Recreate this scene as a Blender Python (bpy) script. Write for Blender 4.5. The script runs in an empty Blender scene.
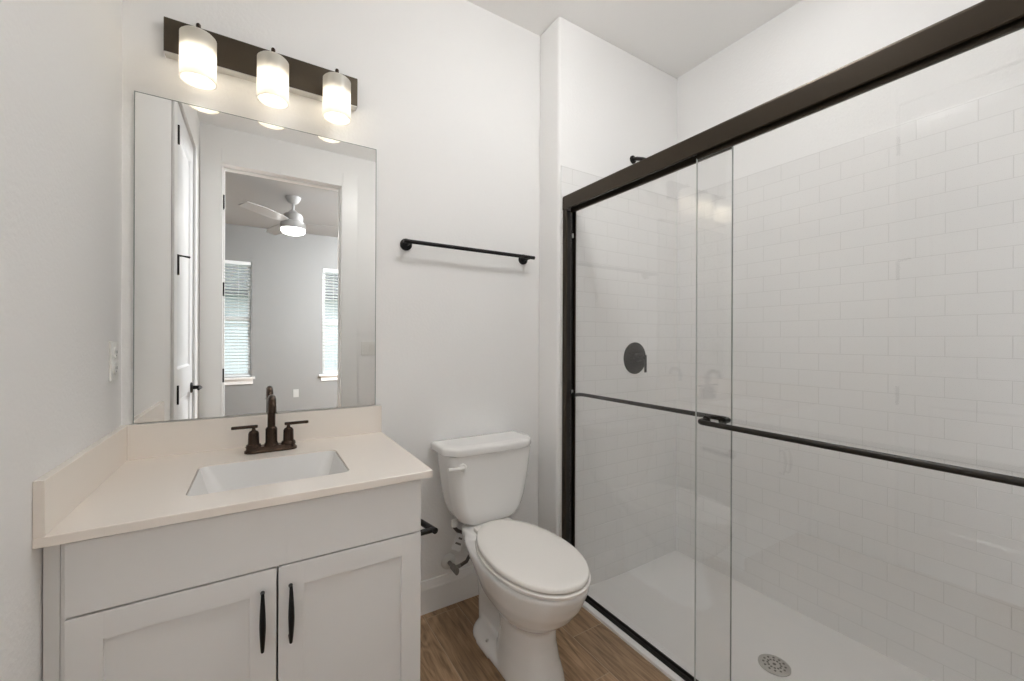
import bpy, bmesh, math, random
from mathutils import Vector, Matrix

# ------------------------------------------------------------------ scene, camera, light, exposure
S = bpy.context.scene
COL = S.collection
PI = math.pi

cam_d = bpy.data.cameras.new('camera')
cam_d.sensor_width = 36.0
cam_d.sensor_fit = 'HORIZONTAL'
cam_d.lens = 409.93 / 1024 * 36
cam_d.clip_start = 0.02
cam = bpy.data.objects.new('camera', cam_d)
COL.objects.link(cam)
_yaw, _pit, _rol = math.radians(31.8233), math.radians(-0.03), math.radians(0.2233)
_f = Vector((math.sin(_yaw) * math.cos(_pit), math.cos(_yaw) * math.cos(_pit), math.sin(_pit)))
_r = Vector((math.cos(_yaw), -math.sin(_yaw), 0))
_u = _r.cross(_f)
_r2 = _r * math.cos(_rol) + _u * math.sin(_rol)
_u2 = -_r * math.sin(_rol) + _u * math.cos(_rol)
cam.matrix_world = Matrix(((_r2.x, _u2.x, -_f.x, 0.3576), (_r2.y, _u2.y, -_f.y, -1.7131),
                           (_r2.z, _u2.z, -_f.z, 1.1835), (0, 0, 0, 1)))
S.camera = cam

S.view_settings.view_transform = 'Standard'
S.view_settings.look = 'None'
S.view_settings.gamma = 1.0
S.view_settings.use_curve_mapping = False
S.view_settings.exposure = 0.38
S.cycles.use_denoising = True
S.cycles.max_bounces = 14
S.cycles.diffuse_bounces = 7
S.cycles.glossy_bounces = 6
S.cycles.transmission_bounces = 8
S.cycles.transparent_max_bounces = 16
S.cycles.sample_clamp_indirect = 6.0
S.cycles.caustics_reflective = False
S.cycles.caustics_refractive = False

SKY = 2.2            # daylight outside the bedroom
BULB = 19.0          # vanity bulbs
CEIL_FILL = 21.5     # unseen bathroom ceiling lamp, added for fill light
SHOWER_FILL = 13.0   # unseen lamp above the shower, added for fill light
FAN_LAMP = 10.0
BED_FILL = 540.0  # unseen bedroom lamp, added to send fill light through the doorway

W = bpy.data.worlds.new('daylight')
S.world = W
W.use_nodes = True
W.node_tree.nodes['Background'].inputs[0].default_value = (0.90, 0.95, 1.0, 1)
W.node_tree.nodes['Background'].inputs[1].default_value = SKY

# ------------------------------------------------------------------ materials
def new_mat(name):
    m = bpy.data.materials.new(name)
    m.use_nodes = True
    return m, m.node_tree.nodes, m.node_tree.links

def mat(name, col, rough=0.5, metal=0.0, noise=None, spec=0.5, coat=0.0, var=0.0, emit=None):
    m, N, L = new_mat(name)
    b = N['Principled BSDF']
    b.inputs['Base Color'].default_value = (*col, 1)
    b.inputs['Roughness'].default_value = rough
    b.inputs['Metallic'].default_value = metal
    b.inputs['Specular IOR Level'].default_value = spec
    b.inputs['Coat Weight'].default_value = coat
    b.inputs['Coat Roughness'].default_value = 0.08
    tc = N.new('ShaderNodeTexCoord')
    if noise:
        sc, strength, dist = noise
        n = N.new('ShaderNodeTexNoise')
        n.inputs['Scale'].default_value = sc
        n.inputs['Detail'].default_value = 3
        L.new(tc.outputs['Object'], n.inputs['Vector'])
        bp = N.new('ShaderNodeBump')
        bp.inputs['Strength'].default_value = strength
        bp.inputs['Distance'].default_value = dist
        L.new(n.outputs['Fac'], bp.inputs['Height'])
        L.new(bp.outputs['Normal'], b.inputs['Normal'])
    if var:
        n2 = N.new('ShaderNodeTexNoise')
        n2.inputs['Scale'].default_value = 6
        n2.inputs['Detail'].default_value = 4
        L.new(tc.outputs['Object'], n2.inputs['Vector'])
        mx = N.new('ShaderNodeMix'); mx.data_type = 'RGBA'
        mx.inputs['A'].default_value = (*[c * (1 - var) for c in col], 1)
        mx.inputs['B'].default_value = (*[min(1, c * (1 + var)) for c in col], 1)
        L.new(n2.outputs['Fac'], mx.inputs['Factor'])
        L.new(mx.outputs['Result'], b.inputs['Base Color'])
    if emit:
        b.inputs['Emission Color'].default_value = (*emit[0], 1)
        b.inputs['Emission Strength'].default_value = emit[1]
    return m

def emitter(name, col, strength):
    m, N, L = new_mat(name)
    N.remove(N['Principled BSDF'])
    e = N.new('ShaderNodeEmission')
    e.inputs[0].default_value = (*col, 1)
    e.inputs[1].default_value = strength
    L.new(e.outputs[0], N['Material Output'].inputs[0])
    return m

def glass_mat(name, tint, f0=0.035, rough=0.0):
    # clear pane: straight-through light plus a Schlick mirror reflection, the same on both faces
    m, N, L = new_mat(name)
    N.remove(N['Principled BSDF'])
    tr = N.new('ShaderNodeBsdfTransparent'); tr.inputs[0].default_value = (*tint, 1)
    gl = N.new('ShaderNodeBsdfGlossy'); gl.inputs['Roughness'].default_value = rough
    gl.inputs[0].default_value = (1, 1, 1, 1)
    ge = N.new('ShaderNodeNewGeometry')
    dot = N.new('ShaderNodeVectorMath'); dot.operation = 'DOT_PRODUCT'
    L.new(ge.outputs['Normal'], dot.inputs[0]); L.new(ge.outputs['Incoming'], dot.inputs[1])
    def mth(op, a, b=None):
        n = N.new('ShaderNodeMath'); n.operation = op
        for i, v in enumerate((a, b)):
            if v is None: continue
            if isinstance(v, (int, float)): n.inputs[i].default_value = v
            else: L.new(v, n.inputs[i])
        return n.outputs[0]
    c = mth('ABSOLUTE', dot.outputs['Value'])
    k = mth('POWER', mth('SUBTRACT', 1.0, c), 5.0)
    fac = mth('ADD', mth('MULTIPLY', k, 1 - f0), f0)
    mx = N.new('ShaderNodeMixShader')
    L.new(fac, mx.inputs[0]); L.new(tr.outputs[0], mx.inputs[1]); L.new(gl.outputs[0], mx.inputs[2])
    L.new(mx.outputs[0], N['Material Output'].inputs[0])
    return m

def tile_mat(name, axes, offs):
    # 3 x 6 in white running-bond tile; axes = which object axes run along and up the wall
    m, N, L = new_mat(name)
    b = N['Principled BSDF']
    b.inputs['Roughness'].default_value = 0.16
    tc = N.new('ShaderNodeTexCoord')
    sp = N.new('ShaderNodeSeparateXYZ'); L.new(tc.outputs['Object'], sp.inputs[0])
    cb = N.new('ShaderNodeCombineXYZ')
    for i, (a, o) in enumerate(zip(axes, offs)):
        ad = N.new('ShaderNodeMath'); ad.operation = 'ADD'; ad.inputs[1].default_value = o
        L.new(sp.outputs['XYZ'.index(a)], ad.inputs[0]); L.new(ad.outputs[0], cb.inputs[i])
    br = N.new('ShaderNodeTexBrick')
    br.offset = 0.5; br.offset_frequency = 2; br.squash = 1.0
    br.inputs['Scale'].default_value = 1.0
    br.inputs['Brick Width'].default_value = 0.1562
    br.inputs['Row Height'].default_value = 0.0740
    br.inputs['Mortar Size'].default_value = 0.0013
    br.inputs['Mortar Smooth'].default_value = 0.25
    br.inputs['Bias'].default_value = -1.0
    br.inputs['Color1'].default_value = (0.85, 0.845, 0.835, 1)
    br.inputs['Color2'].default_value = (0.85, 0.845, 0.835, 1)
    br.inputs['Mortar'].default_value = (0.70, 0.695, 0.68, 1)
    L.new(cb.outputs[0], br.inputs['Vector'])
    L.new(br.outputs['Color'], b.inputs['Base Color'])
    inv = N.new('ShaderNodeMath'); inv.operation = 'SUBTRACT'; inv.inputs[0].default_value = 1
    L.new(br.outputs['Fac'], inv.inputs[1])
    nz = N.new('ShaderNodeTexNoise'); nz.inputs['Scale'].default_value = 9
    L.new(tc.outputs['Object'], nz.inputs['Vector'])
    ad = N.new('ShaderNodeMath'); ad.operation = 'MULTIPLY_ADD'; ad.inputs[1].default_value = 0.25
    L.new(nz.outputs['Fac'], ad.inputs[0]); L.new(inv.outputs[0], ad.inputs[2])
    bp = N.new('ShaderNodeBump'); bp.inputs['Strength'].default_value = 0.5; bp.inputs['Distance'].default_value = 0.0012
    L.new(ad.outputs[0], bp.inputs['Height']); L.new(bp.outputs['Normal'], b.inputs['Normal'])
    rg = N.new('ShaderNodeMapRange')
    rg.inputs['To Min'].default_value = 0.16; rg.inputs['To Max'].default_value = 0.6
    L.new(br.outputs['Fac'], rg.inputs['Value']); L.new(rg.outputs[0], b.inputs['Roughness'])
    return m

def floor_mat():
    # wood-look plank tile running away from the doorway, pale grout between
    m, N, L = new_mat('wood_plank_tile')
    b = N['Principled BSDF']
    tc = N.new('ShaderNodeTexCoord')
    sp = N.new('ShaderNodeSeparateXYZ'); L.new(tc.outputs['Object'], sp.inputs[0])
    cb = N.new('ShaderNodeCombineXYZ')
    ax = N.new('ShaderNodeMath'); ax.operation = 'ADD'; ax.inputs[1].default_value = 0.12
    ay = N.new('ShaderNodeMath'); ay.operation = 'ADD'; ay.inputs[1].default_value = 6.756
    L.new(sp.outputs[1], ay.inputs[0]); L.new(sp.outputs[0], ax.inputs[0])
    L.new(ay.outputs[0], cb.inputs[0]); L.new(ax.outputs[0], cb.inputs[1])
    br = N.new('ShaderNodeTexBrick')
    br.offset = 0.67; br.offset_frequency = 2
    br.inputs['Scale'].default_value = 1.0
    br.inputs['Brick Width'].default_value = 0.61
    br.inputs['Row Height'].default_value = 0.155
    br.inputs['Mortar Size'].default_value = 0.0011
    br.inputs['Mortar Smooth'].default_value = 0.1
    br.inputs['Bias'].default_value = 0.0
    br.inputs['Color1'].default_value = (0, 0, 0, 1); br.inputs['Color2'].default_value = (1, 1, 1, 1)
    L.new(cb.outputs[0], br.inputs['Vector'])
    # grain: noise stretched along y, shifted per plank
    mp = N.new('ShaderNodeMapping'); mp.inputs['Scale'].default_value = (58, 3.2, 1)
    sh = N.new('ShaderNodeVectorMath'); sh.operation = 'SCALE'; sh.inputs['Scale'].default_value = 7.3
    L.new(br.outputs['Color'], sh.inputs[0])
    av = N.new('ShaderNodeVectorMath'); av.operation = 'ADD'
    L.new(tc.outputs['Object'], av.inputs[0]); L.new(sh.outputs[0], av.inputs[1])
    L.new(av.outputs[0], mp.inputs['Vector'])
    n1 = N.new('ShaderNodeTexNoise'); n1.inputs['Scale'].default_value = 1.0
    n1.inputs['Detail'].default_value = 9; n1.inputs['Roughness'].default_value = 0.65
    n1.inputs['Distortion'].default_value = 1.1
    L.new(mp.outputs[0], n1.inputs['Vector'])
    mp2 = N.new('ShaderNodeMapping'); mp2.inputs['Scale'].default_value = (7, 1.6, 1)
    L.new(av.outputs[0], mp2.inputs['Vector'])
    n2 = N.new('ShaderNodeTexNoise'); n2.inputs['Scale'].default_value = 1.0
    n2.inputs['Detail'].default_value = 2; n2.inputs['Distortion'].default_value = 1.6
    L.new(mp2.outputs[0], n2.inputs['Vector'])
    wv = N.new('ShaderNodeMath'); wv.operation = 'SINE'
    ml = N.new('ShaderNodeMath'); ml.operation = 'MULTIPLY'; ml.inputs[1].default_value = 42
    L.new(n2.outputs['Fac'], ml.inputs[0]); L.new(ml.outputs[0], wv.inputs[0])
    su = N.new('ShaderNodeMath'); su.operation = 'MULTIPLY_ADD'; su.inputs[1].default_value = 0.075
    L.new(wv.outputs[0], su.inputs[0]); L.new(n1.outputs['Fac'], su.inputs[2])
    rp = N.new('ShaderNodeValToRGB')
    e = rp.color_ramp.elements
    e[0].position = 0.28; e[0].color = (0.138, 0.084, 0.046, 1)
    e[1].position = 0.74; e[1].color = (0.430, 0.290, 0.175, 1)
    k = e.new(0.5); k.color = (0.280, 0.178, 0.100, 1)
    L.new(su.outputs[0], rp.inputs[0])
    # plank-to-plank tone
    hs = N.new('ShaderNodeHueSaturation')
    mr = N.new('ShaderNodeMapRange'); mr.inputs['To Min'].default_value = 0.86; mr.inputs['To Max'].default_value = 1.22
    L.new(br.outputs['Color'], mr.inputs['Value']); L.new(mr.outputs[0], hs.inputs['Value'])
    L.new(rp.outputs[0], hs.inputs['Color'])
    mx = N.new('ShaderNodeMix'); mx.data_type = 'RGBA'
    mx.inputs['B'].default_value = (0.42, 0.33, 0.23, 1)
    L.new(br.outputs['Fac'], mx.inputs['Factor']); L.new(hs.outputs[0], mx.inputs['A'])
    L.new(mx.outputs['Result'], b.inputs['Base Color'])
    b.inputs['Roughness'].default_value = 0.42
    bp = N.new('ShaderNodeBump'); bp.inputs['Strength'].default_value = 0.25; bp.inputs['Distance'].default_value = 0.001
    bp.invert = True
    L.new(br.outputs['Fac'], bp.inputs['Height']); L.new(bp.outputs['Normal'], b.inputs['Normal'])
    return m

def shade_mat():
    # frosted white glass: half scatters back, half lets the bulb's light through
    m, N, L = new_mat('frosted_shade_glass')
    N.remove(N['Principled BSDF'])
    d = N.new('ShaderNodeBsdfDiffuse'); d.inputs[0].default_value = (0.74, 0.73, 0.70, 1)
    t = N.new('ShaderNodeBsdfTranslucent'); t.inputs[0].default_value = (0.95, 0.93, 0.88, 1)
    g = N.new('ShaderNodeBsdfGlossy'); g.inputs['Roughness'].default_value = 0.25
    a = N.new('ShaderNodeMixShader'); a.inputs[0].default_value = 0.62
    L.new(d.outputs[0], a.inputs[1]); L.new(t.outputs[0], a.inputs[2])
    c = N.new('ShaderNodeMixShader'); c.inputs[0].default_value = 0.04
    L.new(a.outputs[0], c.inputs[1]); L.new(g.outputs[0], c.inputs[2])
    L.new(c.outputs[0], N['Material Output'].inputs[0])
    return m

M = {}
M['wall'] = mat('wall_paint', (0.87, 0.866, 0.858), 0.6, noise=(95, 0.22, 0.004), spec=0.3)
M['ceiling'] = mat('ceiling_paint', (0.92, 0.913, 0.90), 0.8, noise=(80, 0.2, 0.004), spec=0.2)
M['bedwall'] = mat('bedroom_paint_dimmed', (0.28, 0.28, 0.277), 0.7, noise=(95, 0.2, 0.004), spec=0.2)  # darkened: the bedroom's dimmer light is put into the wall colour
M['bedceil'] = mat('bedroom_ceiling_dimmed', (0.48, 0.48, 0.48), 0.8, noise=(80, 0.2, 0.004), spec=0.2)  # shaded copy of the ceiling paint, dimness put into the colour
M['trim'] = mat('trim_paint', (0.86, 0.858, 0.85), 0.35)
M['doorpaint'] = mat('door_paint', (0.80, 0.81, 0.82), 0.35)
M['cabinet'] = mat('cabinet_paint', (0.80, 0.797, 0.79), 0.38)
M['cabinet_in'] = mat('cabinet_inside', (0.25, 0.24, 0.23), 0.7)
M['quartz'] = mat('white_quartz_warmed', (0.87, 0.81, 0.745), 0.22, var=0.012)  # white stone; cream cast of the warm vanity light put into the colour
M['porcelain'] = mat('porcelain', (0.83, 0.82, 0.805), 0.10, spec=0.5, coat=0.4)
M['seat'] = mat('seat_plastic', (0.86, 0.83, 0.79), 0.16, spec=0.5)
M['white_plastic'] = mat('white_plastic', (0.80, 0.79, 0.76), 0.3)
M['grey_plastic'] = mat('pale_grey_plastic', (0.52, 0.52, 0.51), 0.35)
M['bronze'] = mat('oil_rubbed_bronze', (0.055, 0.036, 0.026), 0.27, metal=0.85, var=0.3)
M['plate_bronze'] = mat('bronze_plate', (0.075, 0.060, 0.043), 0.36, metal=0.75, var=0.08)
M['black'] = mat('matte_black_metal', (0.007, 0.006, 0.006), 0.42, metal=0.2, spec=0.35)
M['frame'] = mat('bronze_frame_metal', (0.046, 0.036, 0.026), 0.36, metal=0.75, var=0.06)
M['bar'] = mat('dark_bar_metal', (0.020, 0.017, 0.014), 0.38, metal=0.5)
M['track'] = mat('dark_track', (0.012, 0.010, 0.009), 0.4, metal=0.3)
M['shower_bronze'] = mat('shower_bronze', (0.016, 0.014, 0.012), 0.36, metal=0.6)
M['chrome'] = mat('brushed_chrome', (0.62, 0.61, 0.59), 0.28, metal=1.0, noise=(300, 0.05, 0.001))
M['valve_metal'] = mat('valve_chrome', (0.34, 0.33, 0.32), 0.3, metal=1.0)
M['braid'] = mat('braided_steel', (0.16, 0.14, 0.13), 0.4, metal=0.8, noise=(900, 0.8, 0.002))
M['mirror'] = mat('mirror_silver', (0.90, 0.90, 0.885), 0.0, metal=1.0)
M['mirror_edge'] = mat('mirror_edge', (0.32, 0.36, 0.34), 0.25)
M['glass'] = glass_mat('shower_glass', (0.998, 0.999, 0.998), 0.045)
M['glass_edge'] = mat('glass_edge', (0.36, 0.39, 0.37), 0.2)
M['glass_edge_pale'] = mat('glass_edge_pale', (0.62, 0.64, 0.62), 0.2)
M['pane'] = glass_mat('window_glass', (0.95, 0.97, 0.97), 0.04)
M['pan'] = mat('shower_pan_acrylic', (0.87, 0.862, 0.85), 0.3)
M['shade'] = shade_mat()
M['bulb'] = emitter('bulb_glow', (1.0, 0.91, 0.79), BULB)
M['lens'] = emitter('ceiling_fill_glow', (1.0, 0.995, 0.985), CEIL_FILL)
M['shower_fill_lens'] = emitter('shower_fill_glow', (1.0, 0.995, 0.985), SHOWER_FILL)
M['fan_glow'] = emitter('fan_lamp_glow', (1.0, 0.98, 0.95), FAN_LAMP)
M['bed_fill'] = emitter('bedroom_fill_glow', (0.95, 0.975, 1.0), BED_FILL)
M['fan_white_dimmed'] = mat('fan_white_dimmed', (0.42, 0.42, 0.42), 0.4)  # white fan, darkened in colour to look dimly lit
M['blind'] = mat('blind_slat', (0.84, 0.86, 0.87), 0.45)
M['floor'] = floor_mat()
M['paper'] = mat('paper_tag', (0.70, 0.71, 0.72), 0.6)
M['ink'] = mat('tag_print', (0.16, 0.16, 0.16), 0.6)
M['siding'] = mat('house_siding', (0.60, 0.63, 0.66), 0.7)
M['roof'] = mat('roof_shingle', (0.13, 0.13, 0.135), 0.9, noise=(40, 0.5, 0.02))
M['darkglass'] = mat('dark_window_glass', (0.05, 0.06, 0.07), 0.1)
M['fence'] = mat('fence_vinyl', (0.82, 0.85, 0.90), 0.5)
M['grass'] = mat('lawn', (0.10, 0.16, 0.05), 0.9, noise=(60, 0.5, 0.02))
M['slot'] = mat('outlet_slot', (0.16, 0.16, 0.155), 0.5)

# ------------------------------------------------------------------ mesh helpers
class MB:
    """collects shapes in world coordinates and links them as ONE mesh object"""
    def __init__(self):
        self.bm = bmesh.new()
    def _faces(self, verts):
        s = set(verts)
        return [f for f in self.bm.faces if all(v in s for v in f.verts)]
    def box(self, x0, x1, y0, y1, z0, z1, bev=0.0, seg=2):
        b = bmesh.new()
        r = bmesh.ops.create_cube(b, size=1)
        for v in r['verts']:
            v.co = Vector(((x0 + x1) / 2 + v.co.x * (x1 - x0), (y0 + y1) / 2 + v.co.y * (y1 - y0), (z0 + z1) / 2 + v.co.z * (z1 - z0)))
        if bev:
            bmesh.ops.bevel(b, geom=b.edges[:], offset=bev, segments=seg, affect='EDGES', profile=0.5)
        self._merge(b)
        return self
    def _merge(self, b, mtx=None):
        if mtx is not None:
            bmesh.ops.transform(b, matrix=mtx, verts=b.verts[:])
        me = bpy.data.meshes.new('tmp')
        b.to_mesh(me); b.free()
        self.bm.from_mesh(me)
        bpy.data.meshes.remove(me)
    def loft(self, loops, cap0=True, cap1=True, close=True):
        vs = [[self.bm.verts.new(p) for p in lp] for lp in loops]
        n = len(vs[0])
        for a, b in zip(vs, vs[1:]):
            for i in range(n if close else n - 1):
                j = (i + 1) % n
                self.bm.faces.new((a[i], a[j], b[j], b[i]))
        if cap0: self.bm.faces.new(list(reversed(vs[0])))
        if cap1: self.bm.faces.new(vs[-1])
        return self
    def tube(self, pts, r, seg=12, cap=True, sub=1):
        pts = [Vector(p) for p in pts]
        rs = r if isinstance(r, (list, tuple)) else [r] * len(pts)
        t0 = (pts[1] - pts[0]).normalized()
        up = Vector((0, 0, 1)) if abs(t0.z) < 0.9 else Vector((1, 0, 0))
        nrm = (up - t0 * up.dot(t0)).normalized()
        loops = []
        for i, p in enumerate(pts):
            if i == 0: t = pts[1] - pts[0]
            elif i == len(pts) - 1: t = pts[-1] - pts[-2]
            else: t = (pts[i + 1] - p).normalized() + (p - pts[i - 1]).normalized()
            t.normalize()
            nrm = (nrm - t * nrm.dot(t)).normalized()
            bn = t.cross(nrm)
            loops.append([p + (nrm * math.cos(2 * PI * k / seg) + bn * math.sin(2 * PI * k / seg)) * rs[i] for k in range(seg)])
        return self.loft(loops, cap, cap)
    def cyl(self, p0, p1, r0, r1=None, seg=24):
        return self.tube([p0, p1], [r0, r0 if r1 is None else r1], seg)
    def lathe(self, prof, c, axis='Z', seg=32, cap0=True, cap1=True, sx=1.0):
        """prof: (radius, height along the axis) from c"""
        ax = {'X': Vector((1, 0, 0)), 'Y': Vector((0, 1, 0)), 'Z': Vector((0, 0, 1)),
              '-X': Vector((-1, 0, 0)), '-Y': Vector((0, -1, 0)), '-Z': Vector((0, 0, -1))}[axis] if isinstance(axis, str) else axis
        ax = ax.normalized()
        a = Vector((1, 0, 0)) if abs(ax.x) < 0.9 else Vector((0, 1, 0))
        u = (a - ax * a.dot(ax)).normalized(); v = ax.cross(u)
        c = Vector(c)
        loops = [[c + ax * h + (u * math.cos(2 * PI * k / seg) * sx + v * math.sin(2 * PI * k / seg)) * r for k in range(seg)] for r, h in prof]
        return self.loft(loops, cap0, cap1)
    def ball(self, c, r, seg=16, sz=1.0):
        n = seg // 2
        prof = [(max(1e-4, r * math.sin(PI * i / n)), -r * sz * math.cos(PI * i / n)) for i in range(n + 1)]
        return self.lathe(prof, c, 'Z', seg)
    def prism(self, pts2, axis, a0, a1):
        """2-D outline swept along an axis: X -> (y,z), Y -> (x,z), Z -> (x,y)"""
        def P(p, a):
            return {'X': (a, p[0], p[1]), 'Y': (p[0], a, p[1]), 'Z': (p[0], p[1], a)}[axis]
        return self.loft([[P(p, a0) for p in pts2], [P(p, a1) for p in pts2]])
    def build(self, name, m, parent=None, loc=None, smooth=35, label=None, flat=False):
        bm = self.bm
        bmesh.ops.remove_doubles(bm, verts=bm.verts[:], dist=1e-6)
        bmesh.ops.recalc_face_normals(bm, faces=bm.faces[:])
        o0 = root_loc(parent) if parent is not None else Vector(loc or (0, 0, 0))
        for v in bm.verts: v.co -= o0
        lim = math.radians(smooth)
        for f in bm.faces: f.smooth = not flat
        for e in bm.edges:
            if len(e.link_faces) == 2:
                e.smooth = e.calc_face_angle(0) < lim
            else: e.smooth = False
        me = bpy.data.meshes.new(name)
        bm.to_mesh(me); bm.free()
        me.materials.append(M[m] if isinstance(m, str) else m)
        o = bpy.data.objects.new(name, me)
        COL.objects.link(o)
        if not flat:
            wn = o.modifiers.new('weighted_normal', 'WEIGHTED_NORMAL'); wn.keep_sharp = True
        if parent is not None: o.parent = parent
        else: o.location = o0
        if label: o['label'] = label
        return o

def root_loc(p):
    while p.parent is not None: p = p.parent
    return Vector(p.location)

def thing(name, label, cat, loc, group=None, kind=None):
    o = bpy.data.objects.new(name, None)
    o.empty_display_size = 0.05
    COL.objects.link(o)
    o.location = loc
    o['label'] = label; o['category'] = cat
    if group: o['group'] = group
    if kind: o['kind'] = kind
    return o

def tag(o, label, cat, group=None, kind=None):
    o['label'] = label; o['category'] = cat
    if group: o['group'] = group
    if kind: o['kind'] = kind
    return o

def struct(mb, name, m, label, cat, **kw):
    return tag(mb.build(name, m, **kw), label, cat, kind='structure')

def rrect(x0, x1, y0, y1, r, n=6):
    pts = []
    for cx, cy, a0 in ((x1 - r, y1 - r, 0), (x0 + r, y1 - r, PI / 2), (x0 + r, y0 + r, PI), (x1 - r, y0 + r, 3 * PI / 2)):
        for i in range(n + 1):
            a = a0 + PI / 2 * i / n
            pts.append((cx + r * math.cos(a), cy + r * math.sin(a)))
    return pts

def arc(c, r, a0, a1, n, plane):
    out = []
    for i in range(n + 1):
        a = a0 + (a1 - a0) * i / n
        d = (math.cos(a) * r, math.sin(a) * r)
        if plane == 'YZ': out.append((c[0], c[1] + d[0], c[2] + d[1]))
        elif plane == 'XY': out.append((c[0] + d[0], c[1] + d[1], c[2]))
        else: out.append((c[0] + d[0], c[1], c[2] + d[1]))
    return out

def bevel_mod(o, w, seg=2):
    for m_ in list(o.modifiers): o.modifiers.remove(m_)
    md = o.modifiers.new('bevel', 'BEVEL'); md.width = w; md.segments = seg; md.limit_method = 'ANGLE'
    md.angle_limit = math.radians(40)
    wn = o.modifiers.new('weighted_normal', 'WEIGHTED_NORMAL'); wn.keep_sharp = True
    return o

# ------------------------------------------------------------------ room dimensions (metres)
CZ = 2.743
BX, BD = 1.5785, 0.1615       # wing wall: its left face and how far it stands out
RX = 2.468                    # shower wall on the right
YB = -1.99                    # wall with the doorway
YS = -1.70                    # near end wall of the shower
GX = 1.621
YF = -5.03                    # bedroom window wall
T = 0.12

# floor
mb = MB(); mb.box(-T, 1.60, YB - 0.14, 0.0, -0.12, 0)
mb.box(-1.3, 3.3, YF, YB - 0.14, -0.12, 0)
struct(mb, 'floor', 'floor', 'brown wood-look plank tile floor under the toilet and vanity', 'floor')
mb = MB(); mb.box(-T, RX + T, YB - 0.14, T, CZ, CZ + 0.1)
struct(mb, 'ceiling', 'ceiling', 'plain white ceiling over bathroom and shower', 'ceiling')
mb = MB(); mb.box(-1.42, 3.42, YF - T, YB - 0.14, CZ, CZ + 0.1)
struct(mb, 'ceiling_bedroom', 'bedceil', 'bedroom ceiling behind the fan, its dim light put into the grey, seen in the mirror', 'ceiling')
# walls
mb = MB(); mb.box(-T, RX + T, 0, T, -0.12, CZ)
struct(mb, 'wall_back', 'wall', 'white textured wall behind the mirror and toilet', 'wall')
mb = MB(); mb.box(BX, RX + T, -BD, 0, -0.12, CZ)
bevel_mod(struct(mb, 'wall_wing', 'wall', 'white wing wall between toilet and shower with rounded corner', 'wall'), 0.012, 3)
mb = MB(); mb.box(RX, RX + T, YB, -BD, -0.12, CZ)
struct(mb, 'wall_right', 'wall', 'long white wall behind the shower above the tile', 'wall')
mb = MB(); mb.box(1.585, RX, YB, YS, -0.12, CZ)
struct(mb, 'wall_shower', 'wall', 'near end wall closing the shower', 'wall')
# left wall with a door opening
LD0, LD1, LDZ = -0.945, -1.665, 2.435
mb = MB()
mb.box(-T, 0, LD0, 0, -0.12, CZ); mb.box(-T, 0, YB, LD1, -0.12, CZ); mb.box(-T, 0, LD1, LD0, LDZ, CZ)
struct(mb, 'wall_left', 'wall', 'white textured wall on the left beside the vanity', 'wall')
# doorway wall
DX0, DX1, DZ = 0.128, 0.961, 2.479
mb = MB()
mb.box(-T, DX0, YB - 0.14, YB, 0, CZ); mb.box(DX1, RX + T, YB - 0.14, YB, 0, CZ); mb.box(DX0, DX1, YB - 0.14, YB, DZ, CZ)
struct(mb, 'wall_front', 'wall', 'white wall with the doorway to the bedroom, seen in the mirror', 'wall')
# bedroom walls
WIN = [(-0.62, 0.285), (1.185, 2.09)]
WZ0, WZ1 = 0.665, 2.255
mb = MB()
xs = [-1.3, WIN[0][0], WIN[0][1], WIN[1][0], WIN[1][1], 3.3]
for i in range(0, 6, 2): mb.box(xs[i], xs[i + 1], YF - T, YF, -0.12, CZ)
for a, b in WIN:
    mb.box(a, b, YF - T, YF, -0.12, WZ0); mb.box(a, b, YF - T, YF, WZ1, CZ)
struct(mb, 'wall_bedroom_far', 'bedwall', 'bedroom wall with two windows seen through the doorway, dim light put into its grey', 'wall')
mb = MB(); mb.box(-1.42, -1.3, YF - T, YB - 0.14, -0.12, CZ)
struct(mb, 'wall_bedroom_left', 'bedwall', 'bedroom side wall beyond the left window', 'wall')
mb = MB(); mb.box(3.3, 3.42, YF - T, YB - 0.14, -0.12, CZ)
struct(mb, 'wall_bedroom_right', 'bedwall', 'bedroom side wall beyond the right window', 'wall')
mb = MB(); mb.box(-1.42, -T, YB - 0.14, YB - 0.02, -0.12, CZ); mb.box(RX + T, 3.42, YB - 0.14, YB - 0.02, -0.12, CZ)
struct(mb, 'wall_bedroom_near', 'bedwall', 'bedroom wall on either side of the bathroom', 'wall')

# baseboards
def base_prof(y0, s):   # profile (depth, height)
    return [(y0, 0), (y0 + s * 0.015, 0), (y0 + s * 0.015, 0.098), (y0 + s * 0.011, 0.104), (y0 + s * 0.011, 0.112),
            (y0 + s * 0.008, 0.124), (y0 + s * 0.006, 0.136), (y0, 0.138)]
mb = MB(); mb.prism(base_prof(0, -1), 'X', 0.768, BX)
struct(mb, 'baseboard_back', 'trim', 'white moulded baseboard behind the toilet', 'baseboard')
mb = MB(); mb.prism(base_prof(BX, -1), 'Y', -BD - 0.0, -0.015)
struct(mb, 'baseboard_wing', 'trim', 'short white baseboard on the wing wall beside the shower', 'baseboard')
mb = MB(); mb.prism(base_prof(0, 1), 'Y', -0.855, -0.60)
struct(mb, 'baseboard_left', 'trim', 'white baseboard between the vanity and the side door', 'baseboard')
mb = MB(); mb.prism(base_prof(YB, 1), 'X', 1.085, 1.585)
struct(mb, 'baseboard_front', 'trim', 'white baseboard beside the doorway', 'baseboard')

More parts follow.
